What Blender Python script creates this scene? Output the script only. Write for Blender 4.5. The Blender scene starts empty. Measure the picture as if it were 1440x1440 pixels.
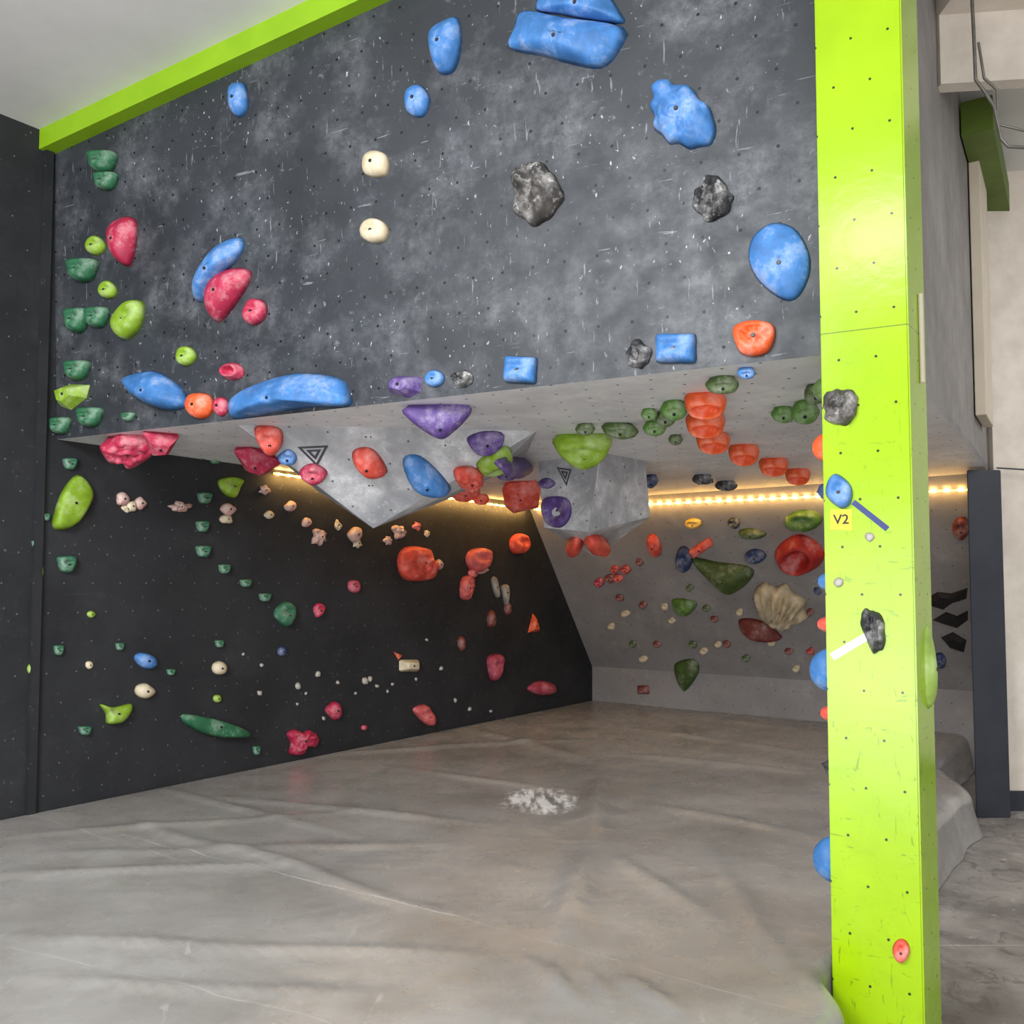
import bpy, bmesh, math, random
from mathutils import Vector, noise, Matrix
from mathutils.bvhtree import BVHTree
random.seed(7)
scene=bpy.context.scene
F=1250.0; HC=1.5; PITCH=math.radians(3.0); CY=754.5
V=Vector
Z=V((0,0,1))
# ---------------------------------------------------------------- camera
cam_data=bpy.data.cameras.new("camera"); cam=bpy.data.objects.new("camera",cam_data)
scene.collection.objects.link(cam); scene.camera=cam
cam.location=(0,0,HC); cam.rotation_euler=(math.radians(90)+PITCH,0,0)
cam_data.sensor_width=36; cam_data.lens=36*F/1440; cam_data.shift_y=(CY-720)/1440
cam_data.clip_end=100
O=V((0,0,HC)); UP=V((0,-math.sin(PITCH),math.cos(PITCH))); FW=V((0,math.cos(PITCH),math.sin(PITCH)))
def ray(u,v): return V((1,0,0))*((u-720)/F)+UP*(-(v-CY)/F)+FW
def P(u,v,Y):
    d=ray(u,v); return O+d*(Y/d.y)
def cast(pl,u,v):
    p,n=pl; d=ray(u,v); return O+d*((p-O).dot(n)/d.dot(n))
def plane3(a,b,c):
    n=(b-a).cross(c-a).normalized()
    if n.dot(O-a)<0: n=-n
    return (a,n)
# ---------------------------------------------------------------- survey of the place
FL=(V((0,0,0)),Z); CF=(V((0,0,-0.35)),Z)
C=cast(FL,833,985); L0=cast(FL,40,1145)
d1=(C-L0).normalized(); d2=V((d1.y,-d1.x,0))
LW=(C.copy(),d2.copy())
Lb=cast(LW,80,618); zc=Lb.z
Rb=cast((V((0,0,zc)),-Z),1152,500)
kick=cast(LW,833,937); K=V((C.x,C.y,kick.z))
T=cast(LW,742,708)
BK=plane3(K,K+d2,T)
KB=(C.copy(),-d1)
CE=plane3(Lb,T,Rb)
R2=cast(CE,1397,672); G=cast(CE,1308,560)
hd=V(((Rb-Lb).x,(Rb-Lb).y,0)).normalized()
sd=V(((R2-G).x,(R2-G).y,0)).normalized()
def isect(p,a,q,b):
    den=a.x*b.y-a.y*b.x
    return ((q.x-p.x)*b.y-(q.y-p.y)*b.x)/den
t=isect(Rb,hd,G,sd); Rc=Rb+hd*t
Rc.z=CE[0].z-((Rc.x-CE[0].x)*CE[1].x+(Rc.y-CE[0].y)*CE[1].y)/CE[1].z
Lt0=cast(LW,76,212)
HP=plane3(Lb,Rb,Lt0)
sn=V((sd.y,-sd.x,0)); SW=(Rc.copy(),sn)
ZT=6.2
# ---------------------------------------------------------------- materials
def lin(c):
    return tuple(((x/255)/12.92 if x/255<=.04045 else ((x/255+.055)/1.055)**2.4) for x in c)
class NT:
    def __init__(s,name):
        s.m=bpy.data.materials.new(name); s.m.use_nodes=True; s.t=s.m.node_tree; s.t.nodes.clear()
        s.out=s.n('ShaderNodeOutputMaterial'); s.b=s.n('ShaderNodeBsdfPrincipled')
        s.l(s.b.outputs[0],s.out.inputs[0])
    def n(s,t,**k):
        x=s.t.nodes.new(t)
        for a,b in k.items(): setattr(x,a,b)
        return x
    def l(s,a,b): s.t.links.new(a,b)
    def noise(s,vec,scale,detail=4,rough=.6,dist=0):
        x=s.n('ShaderNodeTexNoise'); x.inputs['Scale'].default_value=scale; x.inputs['Detail'].default_value=detail
        x.inputs['Roughness'].default_value=rough; x.inputs['Distortion'].default_value=dist
        s.l(vec,x.inputs['Vector']); return x.outputs['Fac']
    def ramp(s,fac,a,b,ca=0,cb=1):
        x=s.n('ShaderNodeMapRange'); x.inputs[1].default_value=a; x.inputs[2].default_value=b
        x.inputs[3].default_value=ca; x.inputs[4].default_value=cb; s.l(fac,x.inputs[0]); return x.outputs[0]
    def math(s,op,a,b=None):
        x=s.n('ShaderNodeMath',operation=op)
        for i,q in enumerate((a,b)):
            if q is None: continue
            if isinstance(q,(int,float)): x.inputs[i].default_value=q
            else: s.l(q,x.inputs[i])
        return x.outputs[0]
    def mix(s,f,a,b):
        x=s.n('ShaderNodeMix',data_type='RGBA')
        if isinstance(f,(int,float)): x.inputs[0].default_value=f
        else: s.l(f,x.inputs[0])
        for i,q in ((6,a),(7,b)):
            if isinstance(q,tuple): x.inputs[i].default_value=(*q[:3],1)
            else: s.l(q,x.inputs[i])
        return x.outputs[2]
    def mapping(s,vec,scale=(1,1,1),rot=(0,0,0),loc=(0,0,0)):
        x=s.n('ShaderNodeMapping'); x.inputs['Scale'].default_value=scale; x.inputs['Rotation'].default_value=rot
        x.inputs['Location'].default_value=loc
        s.l(vec,x.inputs[0]); return x.outputs[0]
    def bump(s,h,strength=.3,dist=.01):
        x=s.n('ShaderNodeBump'); x.inputs['Strength'].default_value=strength; x.inputs['Distance'].default_value=dist
        s.l(h,x.inputs['Height']); s.l(x.outputs[0],s.b.inputs['Normal'])
    def rough(s,v): s.b.inputs['Roughness'].default_value=v
def dotgrid(m,uv,sx,sy,r,stagger=True):
    sep=m.n('ShaderNodeSeparateXYZ'); m.l(uv,sep.inputs[0])
    y=m.math('DIVIDE',sep.outputs[1],sy); x=m.math('DIVIDE',sep.outputs[0],sx)
    if stagger:
        x=m.math('ADD',x,m.math('MULTIPLY',m.math('FLOOR',y),.5))
    fx=m.math('MULTIPLY',m.math('SUBTRACT',m.math('FRACT',x),.5),sx)
    fy=m.math('MULTIPLY',m.math('SUBTRACT',m.math('FRACT',y),.5),sy)
    d=m.math('SQRT',m.math('ADD',m.math('MULTIPLY',fx,fx),m.math('MULTIPLY',fy,fy)))
    return m.math('LESS_THAN',d,r)
def wallmat(name,base,base2,chalk,amt,speck,rough=.55,dotc=(8,8,8),sx=.2,sy=.2,r=.006,spec=.4,scratch=.3,lo=.52,hi=.72,cl=1.0):
    m=NT(name); tc=m.n('ShaderNodeTexCoord'); uv=tc.outputs['UV']
    col=m.mix(m.ramp(m.noise(uv,1.3,5),.35,.65),lin(base),lin(base2))
    big=m.ramp(m.noise(uv,1.9*cl,6,.66,.15),lo,hi); fine=m.ramp(m.noise(uv,8*cl,9,.8,.1),.38,.64)
    ch=m.math('MULTIPLY',m.math('MULTIPLY',big,fine),amt)
    sm=m.math('MULTIPLY',m.math('MULTIPLY',m.ramp(m.noise(m.mapping(uv,(1,1,1),(0,0,0),(9,4,0)),6.0*cl,8,.74,.1),.6,.69),m.ramp(m.noise(uv,34,4,.7),.35,.6)),amt*.95)
    col=m.mix(m.math('MAXIMUM',ch,sm),col,lin(chalk))
    sp=m.math('MULTIPLY',m.ramp(m.noise(m.mapping(uv,(1.3,.8,1),(0,0,.3)),12,5,.68,.2),.68,.71),m.ramp(m.noise(uv,1.3,3),.46,.62))
    sp2=m.math('MULTIPLY',m.math('MULTIPLY',m.ramp(m.noise(m.mapping(uv,(1.3,.8,1),(0,0,-.4),(5,3,0)),36,2,.5,.2),.70,.72),m.ramp(m.noise(m.mapping(uv,(1,1,1),(0,0,0),(2,8,0)),1.5,3),.42,.6)),.8)
    sp=m.math('MULTIPLY',m.math('MAXIMUM',sp,sp2),speck)
    col=m.mix(sp,col,lin(tuple(min(255,x+40) for x in chalk)))
    s1=m.noise(m.mapping(uv,(26,3.0,1),(0,0,.15)),1.6,4,.6,.5); s2=m.noise(m.mapping(uv,(3,34,1),(0,0,.6)),1.2,4,.6,.5)
    s3=m.noise(m.mapping(uv,(28,4,1),(0,0,-.8),(3,3,0)),1.4,4,.6,.5)
    sc=m.math('MULTIPLY',m.math('ADD',m.math('MAXIMUM',m.ramp(s1,.68,.71),m.ramp(s3,.68,.71)),m.ramp(s2,.68,.71)),scratch)
    col=m.mix(sc,col,lin(chalk))
    dg=dotgrid(m,uv,sx,sy,r)
    col=m.mix(dg,col,lin(dotc))
    m.l(col,m.b.inputs['Base Color']); m.l(m.ramp(m.noise(uv,6,4),.3,.7,rough-.12,rough+.12),m.b.inputs['Roughness'])
    m.b.inputs['Specular IOR Level'].default_value=spec
    m.bump(m.noise(uv,40,6),.15,.004)
    return m.m
M_head=wallmat("charcoal_painted_plywood",(42,45,50),(54,58,64),(156,159,165),.52,.85,.5,(6,6,8),.17,.17,.008,.4,.45,.46,.74)
M_left=wallmat("black_painted_plywood",(35,36,39),(46,47,50),(110,110,112),.12,.3,.6,(100,100,100),.2,.2,.0055,.3,.1)
M_back=wallmat("grey_textured_plywood",(134,132,133),(152,150,151),(205,202,198),.4,.3,.6,(60,58,58),.2,.2,.006,.3,.1)
M_ceil=wallmat("grey_chalked_plywood",(208,208,212),(230,230,233),(252,252,252),.8,.4,.55,(60,60,60),.18,.18,.008,.4,.3,.42,.6,.8)
M_vol=wallmat("scuffed_grey_volume",(140,141,146),(170,171,176),(230,230,232),.85,.4,.6,(80,80,80),.21,.21,.007,.3,.4,.42,.62)
M_side=wallmat("worn_grey_plywood",(116,112,110),(140,136,132),(176,172,166),.4,.2,.6,(60,60,60),.25,.25,.004,.3,.15)
def pillar_mat():
    m=NT("lime_gloss_paint"); uv=m.n('ShaderNodeTexCoord').outputs['UV']
    col=m.mix(m.ramp(m.noise(uv,2,4),.35,.65),lin((147,184,0)),lin((157,196,1)))
    s1=m.noise(m.mapping(uv,(26,5,1),(0,0,.6)),1.5,4,.55,1.4)
    s2=m.noise(m.mapping(uv,(5,24,1),(0,0,.4),(3,1,0)),1.5,4,.55,1.4)
    sep=m.n('ShaderNodeSeparateXYZ'); m.l(uv,sep.inputs[0])
    low=m.ramp(sep.outputs[1],3.2,1.4)
    col=m.mix(m.math('MULTIPLY',m.math('MAXIMUM',m.ramp(s1,.64,.67),m.ramp(s2,.65,.68)),m.math('MULTIPLY',low,.55)),col,lin((84,102,20)))
    grime=m.math('MULTIPLY',m.ramp(m.noise(uv,7,7,.7),.52,.75),m.math('MULTIPLY',low,.25))
    col=m.mix(grime,col,lin((110,130,30)))
    dg=dotgrid(m,uv,.14,.19,.0055); col=m.mix(dg,col,lin((40,45,20)))
    j=m.math('LESS_THAN',m.math('ABSOLUTE',m.math('SUBTRACT',sep.outputs[1],2.87)),.0025)
    col=m.mix(m.math('MULTIPLY',j,.8),col,lin((80,110,10)))
    m.l(col,m.b.inputs['Base Color']); m.rough(.2); m.bump(m.noise(uv,14,5),.16,.006)
    return m.m
M_pil=pillar_mat()
def simple(name,c,c2=None,rough=.6,scale=4,bump=.1,metal=0,bscale=40):
    m=NT(name); o=m.n('ShaderNodeTexCoord').outputs['Object']
    c2=c2 or tuple(min(255,x*1.12+3) for x in c)
    m.l(m.mix(m.ramp(m.noise(o,scale,5),.35,.65),lin(c),lin(c2)),m.b.inputs['Base Color'])
    m.rough(rough); m.b.inputs['Metallic'].default_value=metal
    if bump: m.bump(m.noise(o,bscale,4),bump,.004)
    return m.m
M_white=simple("white_painted_wall",(226,216,204),(208,197,184),.7)
M_roomceil=simple("white_ceiling_paint",(222,220,217),(208,206,204),.8,1.2)
M_beamg=simple("lime_beam_paint",(130,172,10),(140,182,16),.5)
M_olive=simple("olive_beam_paint",(80,102,28),(92,116,34),.6)
M_dark=simple("dark_slate_paint",(38,41,50),(46,49,58),.55)
M_bolt=simple("steel_bolt",(45,45,48),(60,60,62),.4,20,0,.6)
M_metal=simple("galvanised_conduit",(120,118,112),(140,138,130),.4,10,.05,.6)
M_wood=simple("pale_wood_board",(200,188,168),(212,200,182),.6,3)
M_tapeW=simple("white_tape",(225,225,222),None,.6,30,0)
M_tapeB=simple("blue_tape",(28,44,105),None,.5,30,0)
M_tagY=simple("yellow_tape",(225,200,30),None,.5,30,0)
M_ink=simple("black_ink",(25,22,15),None,.6,30,0)
M_logo=simple("dark_logo_print",(58,58,66),None,.6,30,0)
def conc():
    m=NT("worn_concrete"); o=m.n('ShaderNodeTexCoord').outputs['Object']
    c=m.mix(m.ramp(m.noise(o,1.5,8,.65),.4,.62),lin((122,117,113)),lin((168,163,158)))
    c=m.mix(m.math('MULTIPLY',m.ramp(m.noise(o,5,9,.75,1),.52,.6),.6),c,lin((96,91,87)))
    c=m.mix(m.math('MULTIPLY',m.ramp(m.noise(m.mapping(o,(1,1,1),(0,0,0),(3,1,0)),9,6,.7),.6,.68),.6),c,lin((192,188,184)))
    br=m.n('ShaderNodeSeparateXYZ'); m.l(o,br.inputs[0])
    j=m.math('LESS_THAN',m.math('ABSOLUTE',m.math('SUBTRACT',br.outputs[1],10.65)),.006)
    c=m.mix(m.math('MULTIPLY',j,.5),c,lin((200,194,186)))
    m.l(c,m.b.inputs['Base Color']); m.rough(.45); m.bump(m.noise(o,30,6),.2,.004); return m.m
M_conc=conc()
def matm():
    m=NT("grey_vinyl_crash_mat"); o=m.n('ShaderNodeTexCoord').outputs['Object']
    c=m.mix(m.ramp(m.noise(o,.7,6,.6),.35,.65),lin((134,130,126)),lin((158,155,151)))
    st=m.noise(m.mapping(o,(.9,1.3,1),(0,0,-.5)),.9,7,.62,.3)
    c=m.mix(m.math('MULTIPLY',m.ramp(st,.45,.70),.45),c,lin((188,186,183)))
    c=m.mix(m.math('MULTIPLY',m.ramp(m.noise(m.mapping(o,(1,1,1),(0,0,1),(4,7,0)),2.2,8,.7),.5,.75),.45),c,lin((106,101,95)))
    c=m.mix(m.math('MULTIPLY',m.ramp(m.noise(m.mapping(o,(7,1.5,1),(0,0,.6)),2.2,6,.65,.6),.64,.70),.3),c,lin((198,197,195)))
    sepo=m.n('ShaderNodeSeparateXYZ'); m.l(o,sepo.inputs[0])
    def seam(p,q,wd,amt,c):
        a=cast(FL,*p); b=cast(FL,*q); t=(b-a).normalized(); nx,ny=-t.y,t.x
        dd=m.math('ADD',m.math('MULTIPLY',sepo.outputs[0],nx),m.math('MULTIPLY',sepo.outputs[1],ny))
        dd=m.math('ADD',m.math('SUBTRACT',dd,a.x*nx+a.y*ny),m.math('MULTIPLY',m.math('SUBTRACT',m.noise(o,1.3,3),.5),.12))
        al=m.math('ADD',m.math('MULTIPLY',sepo.outputs[0],t.x),m.math('MULTIPLY',sepo.outputs[1],t.y)); a0=a.dot(t); a1=b.dot(t)
        msk=m.math('MULTIPLY',m.math('GREATER_THAN',al,min(a0,a1)),m.math('LESS_THAN',al,max(a0,a1)))
        ln=m.math('MULTIPLY',m.ramp(m.math('ABSOLUTE',dd),wd,wd*.3),msk)
        ln=m.math('MULTIPLY',ln,m.ramp(m.noise(o,3,4),.35,.55))
        return m.mix(m.math('MULTIPLY',ln,amt),c,lin((210,209,207)))
    for s in (((170,1172),(640,1290),.007,.5),((640,1290),(1140,1425),.006,.3),((0,1135),(330,1230),.006,.35),((0,1330),(480,1440),.005,.3)): c=seam(*s,c)
    g=cast(FL,758,1126)
    mp=m.mapping(o,(1,1,1),(0,0,0),(-g.x,-g.y,0))
    ln=m.n('ShaderNodeVectorMath',operation='LENGTH'); m.l(m.mapping(mp,(1.0,.72,0)),ln.inputs[0])
    edge=m.math('ADD',ln.outputs['Value'],m.math('MULTIPLY',m.math('SUBTRACT',m.noise(m.mapping(o,(1.6,1,1),(0,0,.6)),7,6,.7),.5),.6))
    ch=m.math('MULTIPLY',m.ramp(edge,.28,.17),m.ramp(m.noise(m.mapping(o,(5.5,1.0,1),(0,0,.8)),3.0,5,.6,.1),.42,.56))
    c=m.mix(m.math('MINIMUM',m.math('MULTIPLY',ch,1.1),.95),c,lin((252,252,252)))
    m.l(c,m.b.inputs['Base Color']); m.l(m.ramp(m.noise(o,3,5),.3,.7,.2,.34),m.b.inputs['Roughness'])
    h=m.math('ADD',m.noise(m.mapping(o,(.8,1.3,1),(0,0,-.4)),1.1,4,.5,.5),m.math('MULTIPLY',m.noise(o,5,4,.55,.6),.16))
    m.bump(h,.3,.05); return m.m
M_mat=matm()
COL=dict(blue=(62,122,190),navy=(40,62,110),red=(184,38,34),pink=(182,34,72),coral=(222,78,62),orange=(240,92,36),salmon=(216,96,98),rose=(184,68,92),
 lime=(132,168,30),palelime=(160,192,84),green=(38,104,68),olive=(70,94,40),leaf=(80,124,44),purple=(88,62,132),cream=(206,190,158),
 black=(44,44,48),rock=(72,68,66),marble=(198,166,156),white=(158,153,146),yellow=(216,178,60),brown=(124,52,44),mint=(48,108,78),jet=(22,22,24))
WORD=dict(blue="sky blue",navy="dark blue",red="red",pink="raspberry pink",coral="coral red",orange="bright orange",lime="lime green",palelime="pale lime green",salmon="salmon pink",rose="dusty rose",
 green="dark green",olive="olive green",leaf="leaf green",purple="purple",cream="cream",black="black",rock="dark grey",marble="pale pink marbled",jet="matte black",
 white="off-white",yellow="yellow",brown="maroon",mint="teal green")
def holdmat(k):
    c=COL[k]; m=NT("hold_"+WORD[k].replace(' ','_').replace('-','_')); o=m.n('ShaderNodeTexCoord').outputs['Object']
    d=tuple(x*.84 for x in c); l=tuple(min(255,x*1.06+6) for x in c)
    col=m.mix(m.ramp(m.noise(o,7,4),.35,.65),lin(d),lin(l))
    if k=='marble': col=m.mix(m.math('MULTIPLY',m.ramp(m.noise(o,9,3,.6,1.5),.5,.6),.7),col,lin((180,104,106)))
    if k in('black','rock'): col=m.mix(m.ramp(m.noise(o,18,5,.7),.54,.66),col,lin((170,170,168)))
    if k!='jet':
        chalk=m.math('MULTIPLY',m.ramp(m.noise(o,6,7,.75),.5,.7),.42)
        col=m.mix(chalk,col,lin((215,212,210)))
    m.l(col,m.b.inputs['Base Color']); m.rough(.58); m.bump(m.noise(o,90,3),.2,.003)
    return m.m
HM={k:holdmat(k) for k in COL}
# ---------------------------------------------------------------- mesh helpers
def link(name,me,mat=None,loc=None,parent=None):
    ob=bpy.data.objects.new(name,me); scene.collection.objects.link(ob)
    if loc is not None: ob.location=loc
    if mat: me.materials.append(mat)
    if parent: ob.parent=parent
    return ob
def structure(ob,label,cat): ob["kind"]="structure"; ob["label"]=label; ob["category"]=cat; return ob
def slabn(name,pts,mat,ux,uy,n,thick,org=None):
    bm=bmesh.new(); uvl=bm.loops.layers.uv.new("UVMap"); org=org or V((0,0,0))
    nn=(pts[1]-pts[0]).cross(pts[2]-pts[0])
    if nn.dot(n)<0: pts=list(reversed(pts))
    f=[bm.verts.new(p) for p in pts]; bk=[bm.verts.new(p-n*thick) for p in pts]
    bm.faces.new(f); bm.faces.new(list(reversed(bk)))
    k=len(pts)
    for i in range(k): bm.faces.new((f[i],bk[i],bk[(i+1)%k],f[(i+1)%k]))
    for fc in bm.faces:
        for lp in fc.loops: q=lp.vert.co-org; lp[uvl].uv=(q.dot(ux),q.dot(uy))
    me=bpy.data.meshes.new(name); bm.to_mesh(me); bm.free()
    return link(name,me,mat)
def boxobj(name,o,ax,ay,az,mat,bev=0,parent=None):
    bm=bmesh.new(); uvl=bm.loops.layers.uv.new("UVMap")
    vs=[bm.verts.new(ax*i+ay*j+az*k) for i in(0,1) for j in(0,1) for k in(0,1)]
    for q in((0,1,3,2),(4,6,7,5),(0,4,5,1),(2,3,7,6),(0,2,6,4),(1,5,7,3)): bm.faces.new([vs[i] for i in q])
    bmesh.ops.recalc_face_normals(bm,faces=bm.faces)
    if bev: bmesh.ops.bevel(bm,geom=bm.edges[:],offset=bev,segments=2,affect='EDGES')
    for fc in bm.faces:
        n=fc.normal; u=ax.normalized() if abs(n.dot(ax.normalized()))<.7 else ay.normalized()
        for lp in fc.loops:
            q=lp.vert.co; lp[uvl].uv=(q.dot(u),q.dot(az.normalized()))
    me=bpy.data.meshes.new(name); bm.to_mesh(me); bm.free()
    return link(name,me,mat,o,parent)
def tube(name,pts,r,mat,parent=None,label=None,cat=None):
    cu=bpy.data.curves.new(name,'CURVE'); cu.dimensions='3D'; cu.bevel_depth=r; cu.bevel_resolution=3
    sp=cu.splines.new('POLY'); sp.points.add(len(pts)-1)
    o=pts[0]
    for i,p in enumerate(pts): sp.points[i].co=(*(p-o),1)
    tmp=bpy.data.objects.new(name+"_c",cu); scene.collection.objects.link(tmp)
    dg=bpy.context.evaluated_depsgraph_get(); me=bpy.data.meshes.new_from_object(tmp.evaluated_get(dg))
    bpy.data.objects.remove(tmp); me.materials.clear(); me.name=name
    ob=link(name,me,mat,o,parent)
    if label: ob["label"]=label; ob["category"]=cat
    return ob
def smooth(me):
    for p in me.polygons: p.use_smooth=True
# ---------------------------------------------------------------- structure
WL0=C-d1*13.5
LWt=cast(LW,30,176)
M0=cast(HP,545,0); Lt=cast(HP,74,216); hdt=(M0-Lt).normalized()
WT=LWt.z+.05
structure(slabn("wall_left",[V((WL0.x,WL0.y,-.35)),V((C.x,C.y,-.35))+d1*.02,V((C.x,C.y,WT))+d1*.02,V((WL0.x,WL0.y,WT))],M_left,d1,Z,d2,.05,C),"black painted plywood climbing wall with bolt holes","wall")
BW=4.76
structure(slabn("baseboard_back",[V((C.x,C.y,-.35)),V((C.x,C.y,-.35))+d2*BW,K+d2*BW,K],M_back,d2,Z,-d1,.04,C),"low grey vertical kick panel under overhang","wall")
bu=(T-K)-d2*((T-K).dot(d2)); bun=bu.normalized()
Tt=T+bun*.06
structure(slabn("wall_back",[K,K+d2*BW,Tt+d2*BW,Tt],M_back,d2,bun,BK[1],.04,K),"grey steep overhanging plywood climbing wall","wall")
def onCE(p):
    q=p.copy(); a,n=CE; q.z=a.z-((q.x-a.x)*n.x+(q.y-a.y)*n.y)/n.z; return q
Tr=onCE(T+d2*((R2-T).dot(d2)))
structure(slabn("ceiling_cave",[Lb,onCE(Rc),R2,Tr,onCE(T)],M_ceil,d2,d1,-Z,.05,Lb),"chalk-dusted grey plywood roof of climbing cave","ceiling")
tt=(Rc-Lt).dot(hd)/hdt.dot(hd); Rt=Lt+hdt*tt
hup=(HP[1].cross(hd)).normalized()
if hup.z<0: hup=-hup
structure(slabn("wall_front",[Lb,Rc,Rt,Lt],M_head,hd,hup,HP[1],.05,Lb),"charcoal painted climbing panel dusted with chalk","wall")
structure(boxobj("trim_1",Lt+HP[1]*.1-Z*.01,hdt*(tt+.1),-HP[1]*.3,Z*.2,M_beamg),"lime green beam above the climbing panel","beam")
structure(slabn("wall_right",[Rc,R2,V((R2.x,R2.y,ZT)),V((Rc.x,Rc.y,ZT))],M_side,sd,Z,sn,.05,Rc),"worn grey plywood side of overhanging box","wall")
ca=V((LWt.x,LWt.y,LWt.z+.02)); hs=V((hdt.x,hdt.y,hdt.z))
cn=hs.cross(d1).normalized(); cn=-cn if cn.z>0 else cn
structure(slabn("ceiling",[ca-hs*2-d1*9,ca+hs*14-d1*9,ca+hs*14+d1*9,ca-hs*2+d1*9],M_roomceil,hs,d1,cn,.15),"white painted sloping room ceiling","ceiling")
structure(boxobj("floor",V((-9,-6,-.45)),V((20,0,0)),V((0,20,0)),V((0,0,.1)),M_conc),"worn bare concrete floor","floor")
pw=P(1404,900,7.35)
structure(boxobj("wall_far",V((pw.x,7.35,-.35)),V((4,-.05,0)),V((0,.12,0)),V((0,0,ZT+.35)),M_white),"white painted wall","wall")
structure(boxobj("baseboard_far",V((pw.x,7.33,-.35)),V((4,-.05,0)),V((0,.02,0)),V((0,0,.16)),M_dark),"black baseboard","baseboard")
pa=P(1366,900,7.12); pb=P(1414,900,7.12)
o=boxobj("trim_2",V((pa.x,7.12,-.35)),V((pb.x-pa.x,0,0)),V((.105,.2,0)),V((0,0,R2.z+.33)),M_dark,.006); structure(o,"dark slate painted post under the box","post")
q=cast(LW,46,1140)
o=boxobj("trim_3",V((q.x,q.y,0))-d1*.05,d1*.06,d2*.03,Z*(WT-.02),M_left,.004); structure(o,"black vertical trim on climbing wall","trim")
# pillar
A=P(1154,500,Rb.y-.14); A.z=-.35
sB=isect(A,hd,V((0,0,0)),V(((1285-720)/F,1.0,0))); B=A+hd*sB
dl=.30
pil=boxobj("pillar",A,hd*sB,d1*dl,Z*(ZT+.35),M_pil,.006)
structure(pil,"glossy lime green climbing pillar with bolt holes","pillar")
PF=(A.copy(),V((hd.y,-hd.x,0)))
if PF[1].dot(O-A)<0: PF=(A.copy(),-PF[1])
e=P(1318,100,5.1)
structure(boxobj("trim_4",V((e.x+.02,5.1,P(1380,118,5.1).z)),V((3.5,-.4,0)),V((.0,.1,0)),V((0,0,.42)),M_white),"white painted concrete beam","beam")
structure(boxobj("trim_6",V((e.x+.02,4.95,P(1380,118,5.1).z+.42)),V((3.5,-.4,0)),V((.0,.25,0)),V((0,0,.5)),M_white),"white painted upper beam ledge","beam")
def onS(u,v): return cast(SW,u,v)
ga=onS(1349,180); k1=(onS(1396,300)-ga).dot(sd)
o=boxobj("trim_5",V((ga.x,ga.y,ga.z-.06))+sn*.01,sd*(k1),sn*.2,Z*.24,M_olive,.004); structure(o,"olive green steel beam along box top","beam")
ba=onS(1370,600); zb=onS(1385,608).z; zt=onS(1368,250).z
o=boxobj("wooden_board",V((ba.x,ba.y,zb))+sn*.01,sd*.62,sn*.07,Z*(zt-zb),M_wood,.004)
o["label"]="pale wooden board fixed to the grey box side"; o["category"]="board"
pts=[P(1366,-20,4.85),P(1370,60,4.85),P(1372,112,4.85),P(1384,128,4.85),P(1398,150,4.85),P(1408,195,4.85),P(1418,206,4.85),P(1450,208,4.85)]
tube("conduit_pipe",pts,.010,M_metal,None,"thin metal electrical conduit on white beam","pipe")
pts=[P(1376,60,4.88),P(1384,110,4.88),P(1402,126,4.88),P(1404,175,4.88),P(1450,186,4.88)]
tube("conduit_pipe",pts,.008,M_metal,None,"bent metal electrical conduit beside olive beam","pipe")
tube("cable",[P(1402,658,7.26),P(1500,664,7.26)],.006,M_dark,None,"black cable running along white wall","cable")
rail=[V((B.x,B.y,0))+d1*(dl*.6)+hd*.01+Z*P(1300,y,3.9).z for y in(445,560)]
tube("edge_strip",rail,.01,M_wood,None,"pale strip fixed on the pillar side","strip")
# ---------------------------------------------------------------- mat
def fold(x,y,ax,ay,bx,by,w,h):
    a=V((ax,ay));b=V((bx,by));p=V((x,y)); L=(b-a).length
    wob=.14*L*.3*noise.noise(V((x*1.1,y*1.1,h*77+ax))); per=V((-(b-a).y,(b-a).x))/L; p=p+per*wob
    t=max(0,min(1,(p-a).dot(b-a)/(L*L))); d=(p-(a+(b-a)*t)).length
    return h*math.exp(-(d/w)**2)*(math.sin(math.pi*min(1,max(0,t*.9+.05))))
def fpx(u1,v1,u2,v2,w,h):
    a=cast(FL,u1,v1); b=cast(FL,u2,v2); return (a.x,a.y,b.x,b.y,w*.9,h*.5)
folds=[fpx(180,1150,640,1290,.05,.045),fpx(0,1180,500,1140,.06,.035),fpx(60,1200,620,1185,.06,.03),
 fpx(300,1120,700,1160,.06,.03),fpx(835,1080,830,1190,.1,.09),fpx(830,1190,800,1330,.1,.09),fpx(740,1345,830,1420,.04,.035),fpx(800,1330,770,1420,.035,.035),fpx(820,1360,860,1410,.03,.03),
 fpx(0,1310,700,1350,.04,.03),fpx(0,1380,560,1400,.04,.03),fpx(450,1060,830,1040,.08,.05),
 fpx(860,1060,1150,1090,.09,.05),fpx(840,1020,1150,1060,.09,.05),fpx(870,1370,960,1430,.035,.04),fpx(560,1080,800,1110,.07,.03),
 fpx(900,1130,1150,1180,.07,.035),fpx(0,1225,420,1215,.05,.035),fpx(900,1000,1160,1030,.1,.05),
 fpx(640,1020,840,1075,.1,.05),fpx(1000,1200,1140,1400,.06,.03),fpx(860,1200,1020,1300,.06,.03),fpx(200,1100,520,1180,.05,.03)]
e1=cast(FL,1366,1106); bR=(e1-C).dot(d2); aCor=(C-e1).dot(d1)
e2=cast(FL,1332,1082); bR2=(e2-C).dot(d2); aCor2=(C-e2).dot(d1)
aA=(C-A).dot(d1); bA=(A-C).dot(d2)-.008
en=cast(FL,1172,1436); bN=(en-C).dot(d2)+.01; aN=(C-en).dot(d1)
def lerp(a,b,t): t=max(0,min(1,t)); t=t*t*(3-2*t); return a+(b-a)*t
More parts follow.
